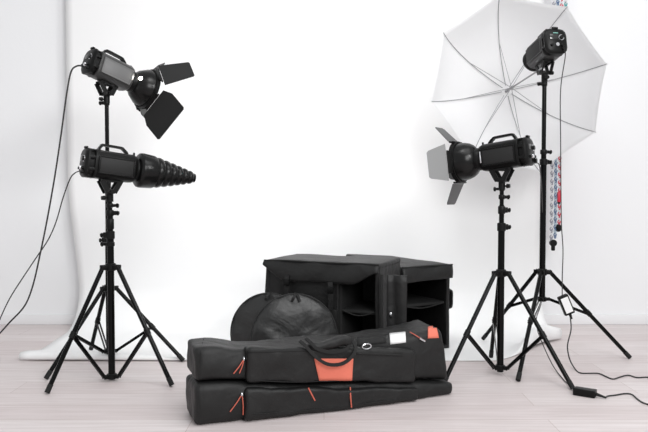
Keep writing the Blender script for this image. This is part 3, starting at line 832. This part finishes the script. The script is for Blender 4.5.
# ------------------------------------------------------------------ cables
def cable(name, label, pts, r, m='cable', n=8):
    pts = smooth_pts(pts, n)
    root = thing(name, label, 'cable', pts[-1])
    bm = B(); path(bm, pts, r, seg=8); obj('cord', bm, M[m], root)
    return root
rear = lambda h, y=-.03, z=-.04, x=-.1215: chain_matrix(h) @ V((x, y, z))
s1 = rear(rl_head, .03, .0, -.115)
s1 = P(83, 66, (chain_matrix(rl_head) @ V((-.11, 0, 0))).y)
pl = [s1, P(77, 66, 3.07), P(71, 72, 3.06), P(66.5, 95, 3.06), P(61, 135, 3.07), P(55, 175, 3.08), P(48, 215, 3.1), P(41, 250, 3.12), P(33, 285, 3.14), P(24.5, 306, 3.16), P(10, 322, 3.2), P(0, 333, 3.24), P(-20, 354, 3.28)]
e = P(-45, 372, 3.3); e2_ = V((e.x - .1, 3.30, .004)); e.z = max(e.z, .01)
cable('power_cable', 'thick black cable drooping to the floor from the flash above the snoot flash', pl + [V((e.x, 3.29, .03)), e2_, V((e2_.x - .5, 3.2, .004))], .0038)
s2 = P(79.5, 171, (chain_matrix(cfl_head) @ V((-.11, 0, 0))).y)
pl = [s2, P(75, 173, 2.77), P(70, 179, 2.76), P(63, 198, 2.76), P(56, 222, 2.77), P(48, 240, 2.78), P(36, 258, 2.8), P(22, 279, 2.82), P(10, 298, 2.84), P(0, 319, 2.86), P(-12, 350, 2.88)]
e = pl[-1]; cable('power_cable', 'thin dark cable hanging from the snoot flash', pl + [V((e.x - .08, 2.89, .06)), V((e.x - .16, 2.88, .004)), V((e.x - .5, 2.8, .004))], .0024)
# umbrella flash: cord, inline adapter with white face, cord along the floor
YB = 3.20
s3 = chain_matrix(rr_head) @ V((-.112, -.030, -.046))
brick_t, brick_b = P(562.2, 295.5, YB), P(569.8, 314, YB)
up_pts = [s3, s3 + V((.004, -.012, -.03)), P(560.6, 90, YB), P(560.6, 140, YB), P(561, 190, YB), P(561.5, 225, YB), P(563, 250, YB), P(562.3, 275, YB), brick_t]
root = thing('power_adapter', 'black adapter with a white face hanging on the cord of the umbrella flash', 'adapter', brick_b)
bm = B(); path(bm, smooth_pts(up_pts, 8), .0024, seg=8); obj('upper_cord', bm, M['cable'], root)
mid = (brick_t + brick_b) / 2; zax = (brick_t - brick_b).normalized(); xax = V((1, 0, 0)); xax = (xax - zax * xax.dot(zax)).normalized(); yax = zax.cross(xax)
Rb = Matrix((xax, yax, zax)).transposed()
bm = B(); box(bm, mid, (.048, .026, (brick_t - brick_b).length), Rb, bev=.004); ab = obj('adapter_body', bm, M['plastic'], root)
bm = B(); box(bm, mid - yax * .0135, (.034, .002, (brick_t - brick_b).length * .78), Rb); q = obj('face_label', bm, M['tag'], ab); q['label'] = 'white face'
g1 = G(581, 373, .0035); pts = [brick_b, P(570.5, 319, YB), P(571, 330, YB - .02), P(567.5, 346, YB - .06), G(570, 360, .03), G(576, 370, .0035), g1, G(590, 373.2, .0035), G(599, 373.5, .0035), G(606, 376.5, .0035), G(613, 379, .0035), G(620, 377, .0035), G(628, 375.2, .0035), G(637, 377.5, .0035), G(648, 377.3, .0035), G(665, 380, .0035)]
bm = B(); path(bm, smooth_pts(pts, 8), .0030, seg=8); obj('lower_cord', bm, M['cable'], root)
bm = B(); tube(bm, brick_b + zax * .004, brick_b - zax * .025, .008, .004, seg=12); obj('strain_relief', bm, M['rubber'], root)
# floor adapter of the barn-door flash
a, b_ = G(574, 390.5, .014), G(596, 394, .014)
c = (a + b_) / 2; dx_ = (b_ - a); ln = dx_.length; dx_.normalize(); dy_ = V((-dx_.y, dx_.x, 0))
c.z = .0145
root = thing('power_adapter', 'black adapter block lying on the floor at the foot of the stand', 'adapter', V((c.x, c.y, 0)))
Rb = Matrix((dx_, dy_, V((0, 0, 1)))).transposed()
bm = B(); box(bm, c, (ln, .042, .028), Rb, bev=.004, seg=3); obj('adapter_body', bm, M['plastic'], root)
bm = B(); q = c + dx_ * ln / 2; tube(bm, q - dx_ * .004, q + dx_ * .035 - V((0, 0, .008)), .007, .0035, seg=12); obj('strain_relief', bm, M['rubber'], root)
q2 = q + dx_ * .035; q2.z = .0055
bm = B(); path(bm, smooth_pts([q2, G(608, 396, .0035), G(616, 395, .0035), G(625, 393.6, .0035), G(632, 394.5, .0035), G(638, 399.5, .0035), G(645, 403.5, .0035), G(660, 407, .0035)], 8), .003, seg=8); obj('mains_cord', bm, M['cable'], root)
s4 = P(534, 163, (chain_matrix(fr_head) @ V((-.1, 0, 0))).y)
yb = RRY + .05
l = c - dx_ * (ln / 2 - .003)
pts = [s4, s4 + V((.02, 0, -.004)), P(540.5, 174, 3.0), P(542.0, 195, 3.2), P(542.6, 230, yb), P(542.6, 290, yb), P(541, 304, yb - .02), P(536.5, 318, yb - .05), P(537, 328, 3.25), P(541, 340, 3.2), G(552, 364, .02), G(563, 379, .0035), l]
bm = B(); path(bm, smooth_pts(pts, 8), .0022, seg=8); obj('upper_cord', bm, M['cable'], root)

# ------------------------------------------------------------------ light
w = bpy.data.worlds.new('world'); sc.world = w; w.use_nodes = True
bg = w.node_tree.nodes['Background']; bg.inputs['Color'].default_value = (.97, .985, 1.0, 1); bg.inputs['Strength'].default_value = .64
def area(name, loc, aim, size, power, col=(1, 1, 1), spread=None):
    l = bpy.data.lights.new(name, 'AREA'); l.shape = 'RECTANGLE'; l.size, l.size_y = size; l.energy = power; l.color = col
    if spread: l.spread = rad(spread)
    o = bpy.data.objects.new(name, l); COL.objects.link(o); o.location = loc
    o.rotation_euler = (V(aim) - V(loc)).to_track_quat('-Z', 'Y').to_euler(); return o
area('key_softbox', (1.6, -.9, 2.5), (-.2, 4.0, .8), (1.7, 1.7), 96)
area('strip_softbox', (1.6, 1.55, 2.0), (-1.3, 4.1, 1.1), (.3, .5), 4.6, spread=80)
area('side_fill', (-2.6, 1.0, 1.15), (0, 3.2, .6), (.8, 1.0), 3)  # added fill to brighten the left and the near barn door
area('ceiling_softbox', (.9, 1.8, 3.4), (.7, 2.3, 0), (2.4, 1.6), 36)
area('backdrop_softbox', (.1, 2.5, 2.7), (.05, 4.09, 1.05), (.8, .5), 5.0, spread=75)
sc.view_settings.view_transform = 'Standard'; sc.view_settings.look = 'None'; sc.view_settings.gamma = 1; sc.view_settings.exposure = 0
sc.view_settings.use_curve_mapping = False
